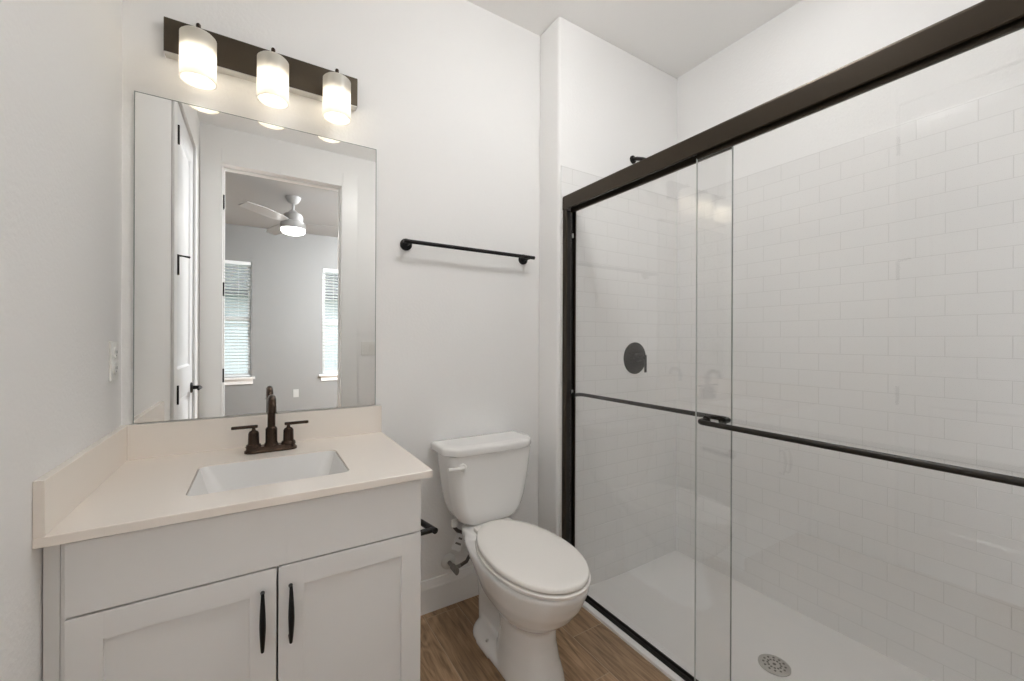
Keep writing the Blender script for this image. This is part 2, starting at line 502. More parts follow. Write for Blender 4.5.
# shower tile panels
TZ = 2.0218
tR = tile_mat('tile_right', 'YZ', (10 * 0.1562 + 1.359, -(TZ - 0.0778) + 39 * 0.0740))
tE = tile_mat('tile_end', 'XZ', (0.06, -(TZ - 0.0778) + 39 * 0.0740))
PANZ = -0.052
mb = MB(); mb.box(RX - 0.008, RX, YS, -BD, PANZ - 0.02, TZ)
bevel_mod(struct(mb, 'trim_tile_right', tR, 'white subway tile panel along the back of the shower', 'shower tile'), 0.0008)
mb = MB(); mb.box(1.591, RX - 0.008, -BD - 0.008, -BD, PANZ - 0.02, TZ)
bevel_mod(struct(mb, 'trim_tile_end', tE, 'white subway tile panel behind the shower valve', 'shower tile'), 0.0008)
mb = MB(); mb.box(1.665, RX - 0.008, YS, YS + 0.008, PANZ - 0.02, TZ)
struct(mb, 'trim_tile_near', tE, 'white subway tile panel on the near end of the shower', 'shower tile')

# ------------------------------------------------------------------ doors, seen in the mirror
d = thing('door_1', 'white two-panel side door closed in the left wall, seen in the mirror', 'door', (0, -1.305, 0), kind='structure')
mb = MB()
y0, y1 = LD1 + 0.004, LD0 - 0.004
sx0, sx1 = -0.040, -0.003
st, bot, mid, top = 0.115, 0.24, 1.02, LDZ - 0.006
mb.box(sx0, sx1, y0, y0 + st, 0.008, top); mb.box(sx0, sx1, y1 - st, y1, 0.008, top)
for a, b in ((0.008, bot), (0.86, mid), (top - 0.13, top)): mb.box(sx0, sx1, y0 + st, y1 - st, a, b)
for a, b in ((bot, 0.86), (mid, top - 0.13)):
    def L(i, x): return [(x, y0 + st + i, a + i), (x, y1 - st - i, a + i), (x, y1 - st - i, b - i), (x, y0 + st + i, b - i)]
    mb.loft([L(0, sx1), L(0.012, sx1 - 0.010), L(0.035, sx1 - 0.010), L(0.06, sx1 - 0.002)], False, True)
mb.build('door_slab', 'doorpaint', d)
def lever(parent, c, sgn, m='black'):
    mb = MB(); mb.lathe([(0.0, 0), (0.033, 0), (0.033, 0.006), (0.028, 0.010), (0.012, 0.012), (0.011, 0.05), (0.0, 0.052)], c, 'X', 24)
    h = mb.build('door_handle', m, parent)
    mb = MB(); mb.tube([(c[0] + 0.045, c[1], c[2]), (c[0] + 0.052, c[1] + sgn * 0.02, c[2]), (c[0] + 0.052, c[1] + sgn * 0.07, c[2]), (c[0] + 0.050, c[1] + sgn * 0.11, c[2] - 0.004)], [0.010, 0.010, 0.008, 0.006], 10)
    mb.build('lever', m, h)
lever(d, (-0.003, y0 + 0.07, 0.875), 1)
for z in (2.215, 1.555, 0.90):
    mb = MB(); mb.cyl((0.0150, y1 + 0.002, z - 0.048), (0.0150, y1 + 0.002, z + 0.048), 0.006, seg=12)
    mb.box(-0.003, 0.016, y1 - 0.002, y1 + 0.0, z - 0.045, z + 0.045)
    hg = mb.build('hinge', 'black', d)
    if z == 1.555:
        mb = MB(); mb.tube([(0.008, y1, z + 0.052), (0.03, y1 - 0.03, z + 0.054), (0.055, y1 - 0.055, z + 0.054)], [0.006, 0.004, 0.006], 8)
        mb.build('door_stop', 'black', hg)
mb = MB(); mb.box(-0.055, -0.041, LD1, LD1 + 0.02, 0, LDZ); mb.box(-0.055, -0.041, LD0 - 0.02, LD0, 0, LDZ); mb.box(-0.055, -0.041, LD1, LD0, LDZ - 0.02, LDZ)
mb.box(-T, -0.05, LD1, LD0, 0, LDZ)
mb.build('jamb_stop', 'trim', d)

def casing_left(y_in, y_out, ztop, name):
    pass
mb = MB()
cw = 0.088
mb.box(0, 0.013, LD0 + 0.004, LD0 + cw, 0, LDZ + cw, 0.003); mb.box(0, 0.013, LD1 - cw, LD1, 0, LDZ + cw, 0.003); mb.box(0, 0.013, LD1, LD0 + 0.004, LDZ, LDZ + cw, 0.003)
struct(mb, 'trim_1', 'trim', 'white casing round the side door in the left wall', 'door casing')

mb = MB()
cw = 0.119
mb.box(0.002, DX0, YB, YB + 0.018, 0, DZ + 0.105, 0.003); mb.box(DX1, DX1 + cw, YB, YB + 0.018, 0, DZ + 0.105, 0.003)
mb.box(DX0, DX1, YB, YB + 0.018, DZ, DZ + 0.105, 0.003)
mb.box(DX0, DX0 + 0.01, YB, YB + 0.021, 0, DZ, 0.002); mb.box(DX1 - 0.01, DX1, YB, YB + 0.021, 0, DZ, 0.002); mb.box(DX0, DX1, YB, YB + 0.021, DZ - 0.01, DZ, 0.002)
struct(mb, 'trim_2', 'trim', 'wide white casing round the bedroom doorway, seen in the mirror', 'door casing')
d2 = thing('door_2', 'white jamb of the bedroom doorway with black hinges, seen in the mirror', 'doorway', ((DX0 + DX1) / 2, YB - 0.07, 0), kind='structure')
mb = MB()
mb.box(DX0, DX0 + 0.008, YB - 0.14, YB, 0, DZ); mb.box(DX1 - 0.008, DX1, YB - 0.14, YB, 0, DZ); mb.box(DX0, DX1, YB - 0.14, YB, DZ - 0.008, DZ)
mb.box(DX0 + 0.008, DX0 + 0.018, YB - 0.09, YB - 0.05, 0, DZ - 0.008); mb.box(DX1 - 0.018, DX1 - 0.008, YB - 0.09, YB - 0.05, 0, DZ - 0.008)
mb.box(DX0 + 0.018, DX1 - 0.018, YB - 0.09, YB - 0.05, DZ - 0.018, DZ - 0.008)
mb.build('jamb', 'trim', d2)
for z in (2.197, 1.553, 0.916):
    mb = MB(); mb.box(DX0 + 0.006, DX0 + 0.012, YB - 0.048, YB - 0.004, z - 0.048, z + 0.048, 0.002)
    mb.cyl((DX0 + 0.014, YB - 0.002, z - 0.05), (DX0 + 0.014, YB - 0.002, z + 0.05), 0.007, seg=12)
    mb.build('hinge', 'black', d2)

# ------------------------------------------------------------------ vanity
VY = -0.570           # front of doors
v = thing('vanity_cabinet', 'light grey shaker vanity cabinet with two doors under the sink', 'vanity', (0.385, -0.285, 0))
mb = MB()
mb.box(0.027, 0.765, -0.548, -0.002, 0.10, 0.118); mb.box(0.747, 0.765, -0.548, -0.002, 0.0, 0.788)
mb.box(0.027, 0.045, -0.548, -0.002, 0.0, 0.788); mb.box(0.045, 0.747, -0.014, -0.002, 0.118, 0.788)
mb.box(0.045, 0.747, -0.49, -0.478, 0.0, 0.10)
mb.build('carcass', 'cabinet', v)
mb = MB(); mb.box(0.002, 0.026, -0.550, -0.530, 0.0, 0.788, 0.002)
mb.build('filler_strip', 'cabinet', v)
mb = MB()
mb.box(0.027, 0.045, -0.552, -0.548, 0.0, 0.788, 0.001); mb.box(0.747, 0.765, -0.552, -0.548, 0.0, 0.788, 0.001)
mb.box(0.045, 0.747, -0.552, -0.548, 0.76, 0.788); mb.box(0.045, 0.747, -0.552, -0.548, 0.61, 0.65); mb.box(0.045, 0.747, -0.552, -0.548, 0.10, 0.125)
mb.build('face_frame', 'cabinet', v)
mb = MB(); mb.box(0.037, 0.760, VY, -0.5525, 0.6335, 0.781, 0.0015)
mb.build('false_drawer_front', 'cabinet', v)
def shaker(x0, x1, z0, z1, hx, name):
    s = 0.056
    mb = MB()
    mb.box(x0, x0 + s, VY, -0.5525, z0, z1, 0.0015); mb.box(x1 - s, x1, VY, -0.5525, z0, z1, 0.0015)
    mb.box(x0 + s - 0.001, x1 - s + 0.001, VY, -0.5525, z1 - s, z1, 0.0015); mb.box(x0 + s - 0.001, x1 - s + 0.001, VY, -0.5525, z0, z0 + s, 0.0015)
    mb.box(x0 + s - 0.002, x1 - s + 0.002, VY + 0.0085, -0.5535, z0 + s - 0.002, z1 - s + 0.002)
    dd = mb.build('door', 'cabinet', v, label=name)
    # arched pull, thick in the middle
    mb = MB()
    zc, hl = 0.5175, 0.0665
    pts, rs = [], []
    pts.append((hx, VY + 0.002, zc + hl - 0.006)); rs.append(0.0052)
    for i in range(13):
        t = -1 + 2 * i / 12
        pts.append((hx, VY - 0.020 - 0.010 * (1 - t * t), zc - t * hl)); rs.append(0.0036 + 0.0034 * (1 - abs(t) ** 1.5))
    pts.append((hx, VY + 0.002, zc - hl + 0.006)); rs.append(0.0052)
    mb.tube(pts, rs, 10)
    mb.build('handle', 'black', dd)
shaker(0.037, 0.3985, 0.125, 0.6295, 0.3695, 'left shaker door with a black pull at its right edge')
shaker(0.4025, 0.760, 0.125, 0.6295, 0.4285, 'right shaker door with a black pull at its left edge')

# countertop with sink cut-out
CT = 0.809
ct = thing('countertop', 'white stone countertop with splashes on the vanity, warm lamplight put into its cream tint', 'countertop', (0.394, -0.295, 0.789))
SX0, SX1, SY0, SY1 = 0.212, 0.584, -0.482, -0.206
def slab_with_hole(mb, ox0, ox1, oy0, oy1, hole, z0, z1):
    n = len(hole)
    cx, cy = (SX0 + SX1) / 2, (SY0 + SY1) / 2
    outer = []
    for (x, y) in hole:
        dx, dy = x - cx, y - cy
        k = min(((ox1 - cx) / dx if dx > 0 else (ox0 - cx) / dx) if abs(dx) > 1e-9 else 1e9,
                ((oy1 - cy) / dy if dy > 0 else (oy0 - cy) / dy) if abs(dy) > 1e-9 else 1e9)
        outer.append([cx + dx * k, cy + dy * k])
    for c in ((ox0, oy0), (ox1, oy0), (ox1, oy1), (ox0, oy1)):
        i = min(range(n), key=lambda q: (outer[q][0] - c[0]) ** 2 + (outer[q][1] - c[1]) ** 2)
        outer[i] = [c[0], c[1]]
    Lp = lambda pts, z: [(p[0], p[1], z) for p in pts]
    mb.loft([Lp(hole, z0), Lp(outer, z0), Lp(outer, z1 - 0.002), Lp([(min(max(p[0], ox0), ox1), max(p[1], oy0 + 0.002)) for p in outer], z1), Lp(hole, z1), Lp(hole, z0)], False, False)
hole = rrect(SX0, SX1, SY0, SY1, 0.022, 7)
mb = MB(); slab_with_hole(mb, 0.001, 0.787, -0.5905, -0.001, hole, 0.789, CT)
mb.build('slab', 'quartz', ct, smooth=30)
SH = 0.916
mb = MB(); mb.box(0.0175, 0.787, -0.019, -0.0005, CT, SH, 0.0015)
mb.build('backsplash', 'quartz', ct)
mb = MB(); mb.box(0.0005, 0.0172, -0.5905, -0.0005, CT, SH, 0.0015)
mb.build('side_splash', 'quartz', ct)

# undermount basin
sk = thing('sink', 'rectangular white porcelain undermount basin below the faucet', 'sink', (0.398, -0.344, 0.67))
mb = MB()
def RL(i, z, r): return [(x, y, z) for x, y in rrect(SX0 - 0.004 + i, SX1 + 0.004 - i, SY0 - 0.004 + i * 0.8, SY1 + 0.004 - i * 0.8, r, 7)]
mb.loft([RL(0.0055, 0.8055, 0.020), RL(0.0075, 0.8065, 0.020), RL(0.010, 0.803, 0.021), RL(0.018, 0.780, 0.028), RL(0.034, 0.735, 0.036), RL(0.052, 0.690, 0.045), RL(0.072, 0.668, 0.05), RL(0.10, 0.660, 0.04), RL(0.125, 0.658, 0.012),
         RL(0.125, 0.648, 0.012), RL(0.09, 0.650, 0.04), RL(0.06, 0.660, 0.05), RL(0.040, 0.690, 0.045), RL(0.022, 0.735, 0.036), RL(0.0065, 0.785, 0.022), RL(0.0055, 0.8055, 0.020)], False, False)
mb.build('basin', 'porcelain', sk, smooth=50)
mb = MB(); mb.lathe([(0.0, 0.647), (0.060, 0.647), (0.060, 0.6565), (0.030, 0.6585), (0.026, 0.662), (0.0, 0.664)], (0.398, -0.344, 0), 'Z', 28)
mb.build('drain', 'bronze', sk, label='bronze drain stopper')

# faucet
FX, FY = 0.398, -0.112
fa = thing('faucet', 'dark bronze two-handle gooseneck faucet on the countertop', 'faucet', (FX, FY, CT))
mb = MB()
def FL(i, z): return [(x, y, z + 0.0006) for x, y in rrect(FX - 0.077 + i, FX + 0.077 - i, FY - 0.026 + i, FY + 0.026 - i, 0.0255 - i, 8)]
mb.loft([FL(0, CT), FL(0, CT + 0.006), FL(0.004, CT + 0.009), FL(0.006, CT + 0.016), FL(0.009, CT + 0.019)])
mb.build('base_plate', 'bronze', fa)
mb = MB()
mb.lathe([(0.0, 0.018), (0.023, 0.018), (0.020, 0.026), (0.0175, 0.030), (0.0175, 0.074), (0.0145, 0.079), (0.012, 0.081), (0.0, 0.081)], (FX, FY, CT), 'Z', 24)
R_ = 0.043
zc = 1.003 - 0.0118 - R_
pts = [(FX, FY, CT + 0.07), (FX, FY, zc)] + arc((FX, FY - R_, zc), R_, 0, PI, 14, 'YZ')[1:] + [(FX, FY - 2 * R_, zc - 0.002), (FX, FY - 2 * R_, 0.948)]
mb.tube(pts, [0.0118] * (len(pts) - 2) + [0.0145, 0.0145], 16)
mb.build('spout', 'bronze', fa)
for s in (-1, 1):
    hx = FX + s * 0.0505
    mb = MB(); mb.lathe([(0.0, 0.018), (0.023, 0.018), (0.021, 0.026), (0.0165, 0.030), (0.0155, 0.064), (0.0125, 0.070), (0.006, 0.074), (0.005, 0.080), (0.0, 0.082)], (hx, FY, CT), 'Z', 24)
    h = mb.build('handle', 'bronze', fa)
    mb = MB(); mb.box(hx - 0.012 if s > 0 else hx - 0.062, hx + 0.062 if s > 0 else hx + 0.012, FY - 0.0055, FY + 0.0055, CT + 0.081, CT + 0.091, 0.003)
    mb.build('lever', 'bronze', h)

# ------------------------------------------------------------------ mirror, vanity light, outlet
mb = MB(); mb.box(0.030, 0.764, -0.006, -0.0005, 0.9195, 1.955, 0.0008, 1)
mi = tag(mb.build('mirror', 'mirror', loc=(0.397, 0, 0.9195)), 'frameless rectangular wall mirror above the backsplash', 'mirror')
mb = MB()
for bxs in ((0.0285, 0.030, 0.9195, 1.9565), (0.764, 0.7655, 0.9195, 1.9565)): mb.box(bxs[0], bxs[1], -0.0066, -0.0005, bxs[2], bxs[3])
mb.box(0.030, 0.764, -0.0066, -0.0005, 1.955, 1.9565)
mb.build('polished_edge', 'mirror_edge', mi.id_data if False else None) if False else None
eo = mb.build('polished_edge', 'mirror_edge', mi)

vl = thing('vanity_light', 'bronze bar light with three frosted glass shades above the mirror', 'light fixture', (0.3945, 0, 2.15))
mb = MB(); mb.box(0.102, 0.687, -0.030, -0.0005, 2.094, 2.204, 0.002)
mb.build('back_plate', 'plate_bronze', vl)
mb = MB(); mb.box(0.104, 0.685, -0.034, -0.001, 2.090, 2.094, 0.001)
mb.build('lower_edge_lit', 'chrome', vl, label='lower edge of the plate, made paler to look lit')  # lit lower lip of the plate, put in as a paler strip
for sxc in (0.196, 0.400, 0.603):
    cy, zs = -0.090, 0.0135
    mb = MB()
    mb.tube([(sxc, -0.028, 2.165), (sxc, -0.05, 2.166), (sxc, -0.075, 2.163), (sxc, cy, 2.158)], 0.0065, 10)
    mb.lathe([(0, 0), (0.02, 0), (0.018, 0.006), (0.009, 0.008), (0, 0.009)], (sxc, -0.030, 2.165), '-Y', 20)
    mb.lathe([(0.0, 0.128), (0.026, 0.128), (0.026, 0.137), (0.012, 0.142), (0.0065, 0.146), (0.0065, 0.166), (0.004, 0.170), (0.0, 0.170)], (sxc, cy, 1.995 + zs), 'Z', 18)
    mb.lathe([(0.0, 2.072), (0.034, 2.072), (0.036, 2.076), (0.030, 2.084), (0.016, 2.088), (0.016, 2.128), (0.0, 2.128)], (sxc, cy, zs), 'Z', 24)  # socket cup added to block upward bulb light, darkening the upper shade
    mb.build('lamp_arm', 'bronze', vl)
    mb = MB()
    r, z0, z1 = 0.0475, 1.996, 2.128 + zs
    mb.lathe([(r, z0), (r, z1 - 0.006), (r - 0.006, z1), (0.012, z1 + 0.0), (0.012, z1 - 0.003), (r - 0.007, z1 - 0.003), (r - 0.003, z1 - 0.008), (r - 0.003, z0), (r, z0)], (sxc, cy, 0), 'Z', 40, False, False)
    sh = mb.build('lamp_shade', 'shade', vl)
    mb = MB()
    mb.lathe([(0.0005, 2.012), (0.014, 2.014), (0.025, 2.021), (0.031, 2.032), (0.032, 2.044), (0.028, 2.057), (0.019, 2.067), (0.0145, 2.073), (0.0005, 2.0735)], (sxc, cy, zs), 'Z', 20)
    mb.build('bulb', 'bulb', vl)

def outlet_plate(root, axis, c, w, h):
    pass
ol = thing('wall_outlet', 'white outlet plate on the left wall beside the mirror', 'outlet', (0.0, -0.094, 1.12))
mb = MB(); mb.box(0, 0.006, -0.129, -0.059, 1.062, 1.176, 0.002)
mb.build('cover_plate', 'white_plastic', ol)
for z in (1.142, 1.096):
    mb = MB(); mb.lathe([(0.0, 0), (0.0165, 0), (0.0165, 0.0025), (0.015, 0.0035), (0.0, 0.0035)], (0.0058, -0.094, z), 'X', 24)
    so = mb.build('socket', 'white_plastic', ol)
    mb = MB()
    for dy in (-0.006, 0.006): mb.box(0.009, 0.0097, -0.094 + dy - 0.001, -0.094 + dy + 0.001, z - 0.001, z + 0.007)
    mb.lathe([(0.0, 0), (0.0022, 0), (0.0022, 0.0006), (0.0, 0.0006)], (0.009, -0.094, z - 0.007), 'X', 10)
    mb.build('slots', 'slot', so)
sw = thing('light_switch', 'white double rocker light switch beside the doorway, seen in the mirror', 'light switch', (1.175, YB, 1.108))
mb = MB(); mb.box(1.117, 1.233, YB, YB + 0.006, 1.050, 1.166, 0.002)
mb.build('cover_plate', 'white_plastic', sw)
for x in (1.152, 1.198):
    mb = MB(); mb.prism([(YB + 0.0055, 1.075), (YB + 0.0075, 1.075), (YB + 0.012, 1.141), (YB + 0.0055, 1.141)], 'X', x - 0.0165, x + 0.0165)
    mb.build('rocker', 'white_plastic', sw)

# ------------------------------------------------------------------ towel bar, paper holder
tb = thing('towel_bar', 'thin black towel bar mounted on the wall above the toilet', 'towel bar', (1.185, 0, 1.585))
mb = MB(); mb.tube([(0.862, -0.060, 1.588), (1.510, -0.060, 1.588)], 0.0085, 14)
mb.build('bar', 'black', tb)
for x in (0.889, 1.481):
    mb = MB(); mb.lathe([(0, 0), (0.025, 0), (0.025, 0.008), (0.022, 0.011), (0.0095, 0.013), (0.0085, 0.03), (0.0085, 0.060), (0, 0.060)], (x, -0.0005, 1.586), '-Y', 24)
    mb.build('bracket', 'black', tb)

tp = thing('toilet_paper_holder', 'short black toilet paper holder on the right side of the vanity', 'paper holder', (0.766, -0.50, 0.59))
mb = MB(); mb.lathe([(0, 0), (0.024, 0), (0.024, 0.007), (0.020, 0.010), (0.009, 0.012), (0.0085, 0.064), (0, 0.064)], (0.7653, -0.495, 0.590), 'X', 24)
mb.build('post', 'black', tp)
mb = MB(); mb.tube([(0.829, -0.507, 0.590), (0.795, -0.345, 0.590)], 0.0095, 14)
mb.build('bar', 'black', tp)

# ------------------------------------------------------------------ toilet
TX = 1.195
to = thing('toilet', 'white two-piece toilet with closed lid between vanity and shower', 'toilet', (TX, -0.40, 0))
def egg(cx, yc, hw, fr, bk, z, n=48, pf=2.15, pb=2.6):
    out = []
    for i in range(n):
        a = 2 * PI * i / n
        c, s = math.cos(a), math.sin(a)
        p = pf if s < 0 else pb
        x = math.copysign(abs(c) ** (2 / p), c) * hw
        y = math.copysign(abs(s) ** (2 / p), s) * (yc - fr if s < 0 else bk - yc)
        out.append((cx + x, yc + y, z))
    return out
def union_mesh(mb, voxel, smooth_it):
    """fuse the overlapping lofts into one porcelain skin"""
    bm = mb.bm
    bmesh.ops.recalc_face_normals(bm, faces=bm.faces[:])
    me = bpy.data.meshes.new('tmp'); bm.to_mesh(me)
    o = bpy.data.objects.new('tmp', me); COL.objects.link(o)
    r = o.modifiers.new('r', 'REMESH'); r.mode = 'VOXEL'; r.voxel_size = voxel
    s = o.modifiers.new('s', 'SMOOTH'); s.factor = 0.5; s.iterations = smooth_it
    dg = bpy.context.evaluated_depsgraph_get()
    ev = o.evaluated_get(dg)
    out = MB(); out.bm.from_mesh(ev.to_mesh())
    ev.to_mesh_clear()
    bpy.data.objects.remove(o); bpy.data.meshes.remove(me)
    return out
mb = MB()
# bowl and front pedestal
mb.loft([egg(TX, -0.49, 0.108, -0.640, -0.34, 0.0), egg(TX, -0.49, 0.104, -0.635, -0.34, 0.02), egg(TX, -0.49, 0.092, -0.615, -0.35, 0.07),
         egg(TX, -0.49, 0.084, -0.600, -0.36, 0.13), egg(TX, -0.49, 0.084, -0.600, -0.34, 0.190), egg(TX, -0.49, 0.096, -0.616, -0.31, 0.210), egg(TX, -0.49, 0.116, -0.645, -0.30, 0.230),
         egg(TX, -0.49, 0.136, -0.680, -0.23, 0.262), egg(TX, -0.49, 0.152, -0.712, -0.16, 0.305, pb=2.1), egg(TX, -0.49, 0.161, -0.734, -0.12, 0.350, pb=2.3),
         egg(TX, -0.49, 0.165, -0.744, -0.10, 0.378, pb=2.4), egg(TX, -0.49, 0.162, -0.741, -0.105, 0.389, pb=2.4)])
# rear deck that carries the tank
def dk(hw, y0, y1, z, r): return [(x, y, z) for x, y in rrect(TX - hw, TX + hw, y0, y1, r, 6)]
mb.loft([dk(0.046, -0.40, -0.14, 0.22, 0.03), dk(0.078, -0.34, -0.135, 0.30, 0.035), dk(0.112, -0.28, -0.13, 0.36, 0.035), dk(0.116, -0.25, -0.13, 0.398, 0.035), dk(0.112, -0.235, -0.134, 0.404, 0.033)])
mb.loft([dk(0.044, -0.30, -0.085, 0.26, 0.03), dk(0.066, -0.22, -0.080, 0.33, 0.03), dk(0.070, -0.22, -0.075, 0.402, 0.03), dk(0.066, -0.22, -0.079, 0.408, 0.03)])
# trapway
mb.loft([dk(0.046, -0.46, -0.15, 0.0, 0.04), dk(0.040, -0.45, -0.14, 0.10, 0.036), dk(0.042, -0.44, -0.13, 0.20, 0.036), dk(0.056, -0.42, -0.12, 0.28, 0.045)])
# foot flange
mb.loft([egg(TX, -0.31, 0.110, -0.60, -0.175, 0.0, pf=2.6), egg(TX, -0.31, 0.110, -0.60, -0.175, 0.014, pf=2.6), egg(TX, -0.31, 0.100, -0.59, -0.185, 0.030, pf=2.6), egg(TX, -0.31, 0.075, -0.57, -0.20, 0.045, pf=2.6)])
um = union_mesh(mb, 0.006, 9)
for vtx in um.bm.verts:
    if vtx.co.z < 0.004: vtx.co.z = 0.0
um.build('bowl', 'porcelain', to, smooth=80)
for s in (-1, 1):
    mb = MB(); mb.lathe([(0.007, 0), (0.007, 0.008), (0.005, 0.012), (0.0, 0.014)], (TX + s * 0.088, -0.335, 0.028), 'Z', 16)
    mb.build('bolt_cap', 'chrome', to, label='small metal bolt cap on the foot')
# seat and lid
SY_ = -0.494
mb = MB()
mb.loft([egg(TX, SY_, 0.157, -0.744, -0.215, 0.3905, pf=2.1, pb=2.1), egg(TX, SY_, 0.1625, -0.750, -0.210, 0.394, pf=2.1, pb=2.1), egg(TX, SY_, 0.163, -0.751, -0.210, 0.402, pf=2.1, pb=2.1), egg(TX, SY_, 0.158, -0.746, -0.214, 0.4065, pf=2.1, pb=2.1)])
mb.build('seat', 'seat', to, smooth=50)
mb = MB()
mb.loft([egg(TX, SY_, 0.154, -0.740, -0.212, 0.4095, pf=2.1, pb=2.05), egg(TX, SY_, 0.159, -0.746, -0.208, 0.412, pf=2.1, pb=2.05), egg(TX, SY_, 0.159, -0.746, -0.208, 0.421, pf=2.1, pb=2.05), egg(TX, SY_, 0.154, -0.740, -0.212, 0.4275, pf=2.1, pb=2.05),
         egg(TX, SY_, 0.130, -0.705, -0.235, 0.4305, pf=2.1, pb=2.05), egg(TX, SY_, 0.07, -0.60, -0.34, 0.4325, pf=2.1, pb=2.05)])
ld = mb.build('seat_lid', 'seat', to, smooth=50)
for s in (-1, 1):
    mb = MB(); mb.box(TX + s * 0.068 - 0.018, TX + s * 0.068 + 0.018, -0.246, -0.206, 0.400, 0.420, 0.006, 3)
    mb.build('seat_hinge', 'seat', to)
# tank
mb = MB()
TK = TX + 0.020
def tk(hw, y0, y1, z, r): return [(x, y, z) for x, y in rrect(TK - hw, TK + hw, y0, y1, r, 7)]
mb.loft([tk(0.106, -0.176, -0.050, 0.408, 0.045), tk(0.120, -0.184, -0.040, 0.412, 0.05), tk(0.140, -0.188, -0.033, 0.426, 0.05), tk(0.160, -0.190, -0.028, 0.455, 0.05), tk(0.174, -0.192, -0.024, 0.495, 0.05),
         tk(0.188, -0.195, -0.020, 0.57, 0.05), tk(0.197, -0.198, -0.017, 0.64, 0.05), tk(0.204, -0.201, -0.014, 0.705, 0.05), tk(0.203, -0.200, -0.015, 0.709, 0.049)])
mb.build('tank', 'porcelain', to, smooth=50)
def lidloop(i, z):
    hw, yf, yb = 0.218 - i, -0.216 + i, -0.010 - i
    c = 0.048
    base = [(TK + hw, yb), (TK - hw, yb), (TK - hw, yf + 0.060), (TK - hw + c, yf + 0.008), (TK, yf), (TK + hw - c, yf + 0.008), (TK + hw, yf + 0.060)]
    out = []
    n = len(base)
    for k in range(n):      # rounded corners by quadratic blends
        a, b, c2 = Vector(base[k - 1]), Vector(base[k]), Vector(base[(k + 1) % n])
        rr = 0.010 if k < 2 else 0.016
        p0 = b + (a - b).normalized() * min(rr, (a - b).length * 0.45); p1 = b + (c2 - b).normalized() * min(rr, (c2 - b).length * 0.45)
        for t in (0, 0.25, 0.5, 0.75, 1):
            q = p0 * (1 - t) ** 2 + b * 2 * t * (1 - t) + p1 * t * t
            out.append((q.x, q.y, z))
    return out
mb = MB()
mb.loft([lidloop(0.010, 0.7092), lidloop(0.003, 0.7105), lidloop(0.0, 0.714), lidloop(0.0, 0.733), lidloop(0.003, 0.739), lidloop(0.010, 0.7445), lidloop(0.040, 0.747)])
mb.build('tank_lid', 'porcelain', to, smooth=50)
mb = MB()
mb.lathe([(0.0, 0), (0.016, 0), (0.016, 0.006), (0.012, 0.012), (0.0, 0.014)], (1.064, -0.197, 0.668), '-Y', 20)
mb.tube([(1.064, -0.208, 0.668), (1.042, -0.214, 0.669), (1.017, -0.216, 0.671), (0.995, -0.214, 0.673)], [0.009, 0.0075, 0.006, 0.0075], 10)
mb.build('flush_lever', 'white_plastic', to, label='white trip lever')

# water supply
sv = thing('water_supply_valve', 'small chrome shutoff valve with braided hose under the toilet tank', 'valve', (1.085, 0, 0.19))
VX, VZ = 1.088, 0.190
mb = MB(); mb.lathe([(0, 0), (0.034, 0), (0.033, 0.005), (0.022, 0.012), (0.0, 0.013)], (VX, -0.0005, VZ), '-Y', 28)
mb.build('escutcheon', 'white_plastic', sv)
mb = MB(); mb.cyl((VX, -0.012, VZ), (VX, -0.075, VZ), 0.009, seg=14); mb.cyl((VX, -0.050, VZ), (VX, -0.085, VZ), 0.013, seg=16)
mb.cyl((VX, -0.066, VZ), (VX + 0.03, -0.066, VZ + 0.004), 0.008, seg=12)
mb.build('valve_body', 'valve_metal', sv)
mb = MB(); mb.lathe([(0, 0), (0.017, 0.002), (0.017, 0.011), (0, 0.013)], (VX, -0.085, VZ), '-Y', 18, sx=0.6)
mb.build('valve_handle', 'valve_metal', sv)
mb = MB()
mb.tube([(VX + 0.028, -0.066, VZ + 0.004), (VX + 0.060, -0.064, VZ + 0.012), (VX + 0.088, -0.058, VZ + 0.045), (VX + 0.085, -0.054, VZ + 0.095),
         (VX + 0.055, -0.058, VZ + 0.135), (VX + 0.015, -0.068, VZ + 0.160), (VX - 0.006, -0.080, VZ + 0.185), (VX - 0.008, -0.085, 0.405)], [0.0078] * 8, 10)
mb.build('braided_hose', 'braid', sv)
mb = MB(); mb.cyl((VX - 0.008, -0.085, 0.382), (VX - 0.008, -0.085, 0.4075), 0.013, seg=10)
mb.build('coupling_nut', 'white_plastic', sv)
mb = MB()
mtx = Matrix.Translation((VX + 0.004, -0.104, 0.318)) @ Matrix.Rotation(math.radians(28), 4, 'Y') @ Matrix.Rotation(math.radians(-12), 4, 'Z')
def placed(mb, b): mb._merge(b.bm, mtx)
t_ = MB(); t_.box(-0.021, 0.021, -0.0004, 0.0004, -0.034, 0.034); placed(mb, t_)
tg = mb.build('paper_tag', 'paper', sv)
mb = MB()
for z, w in ((0.016, 0.008), (-0.006, 0.013)):
    t_ = MB(); t_.box(-w, w, -0.0010, -0.0005, z - 0.004, z + 0.004); placed(mb, t_)
mb.build('print', 'ink', tg)

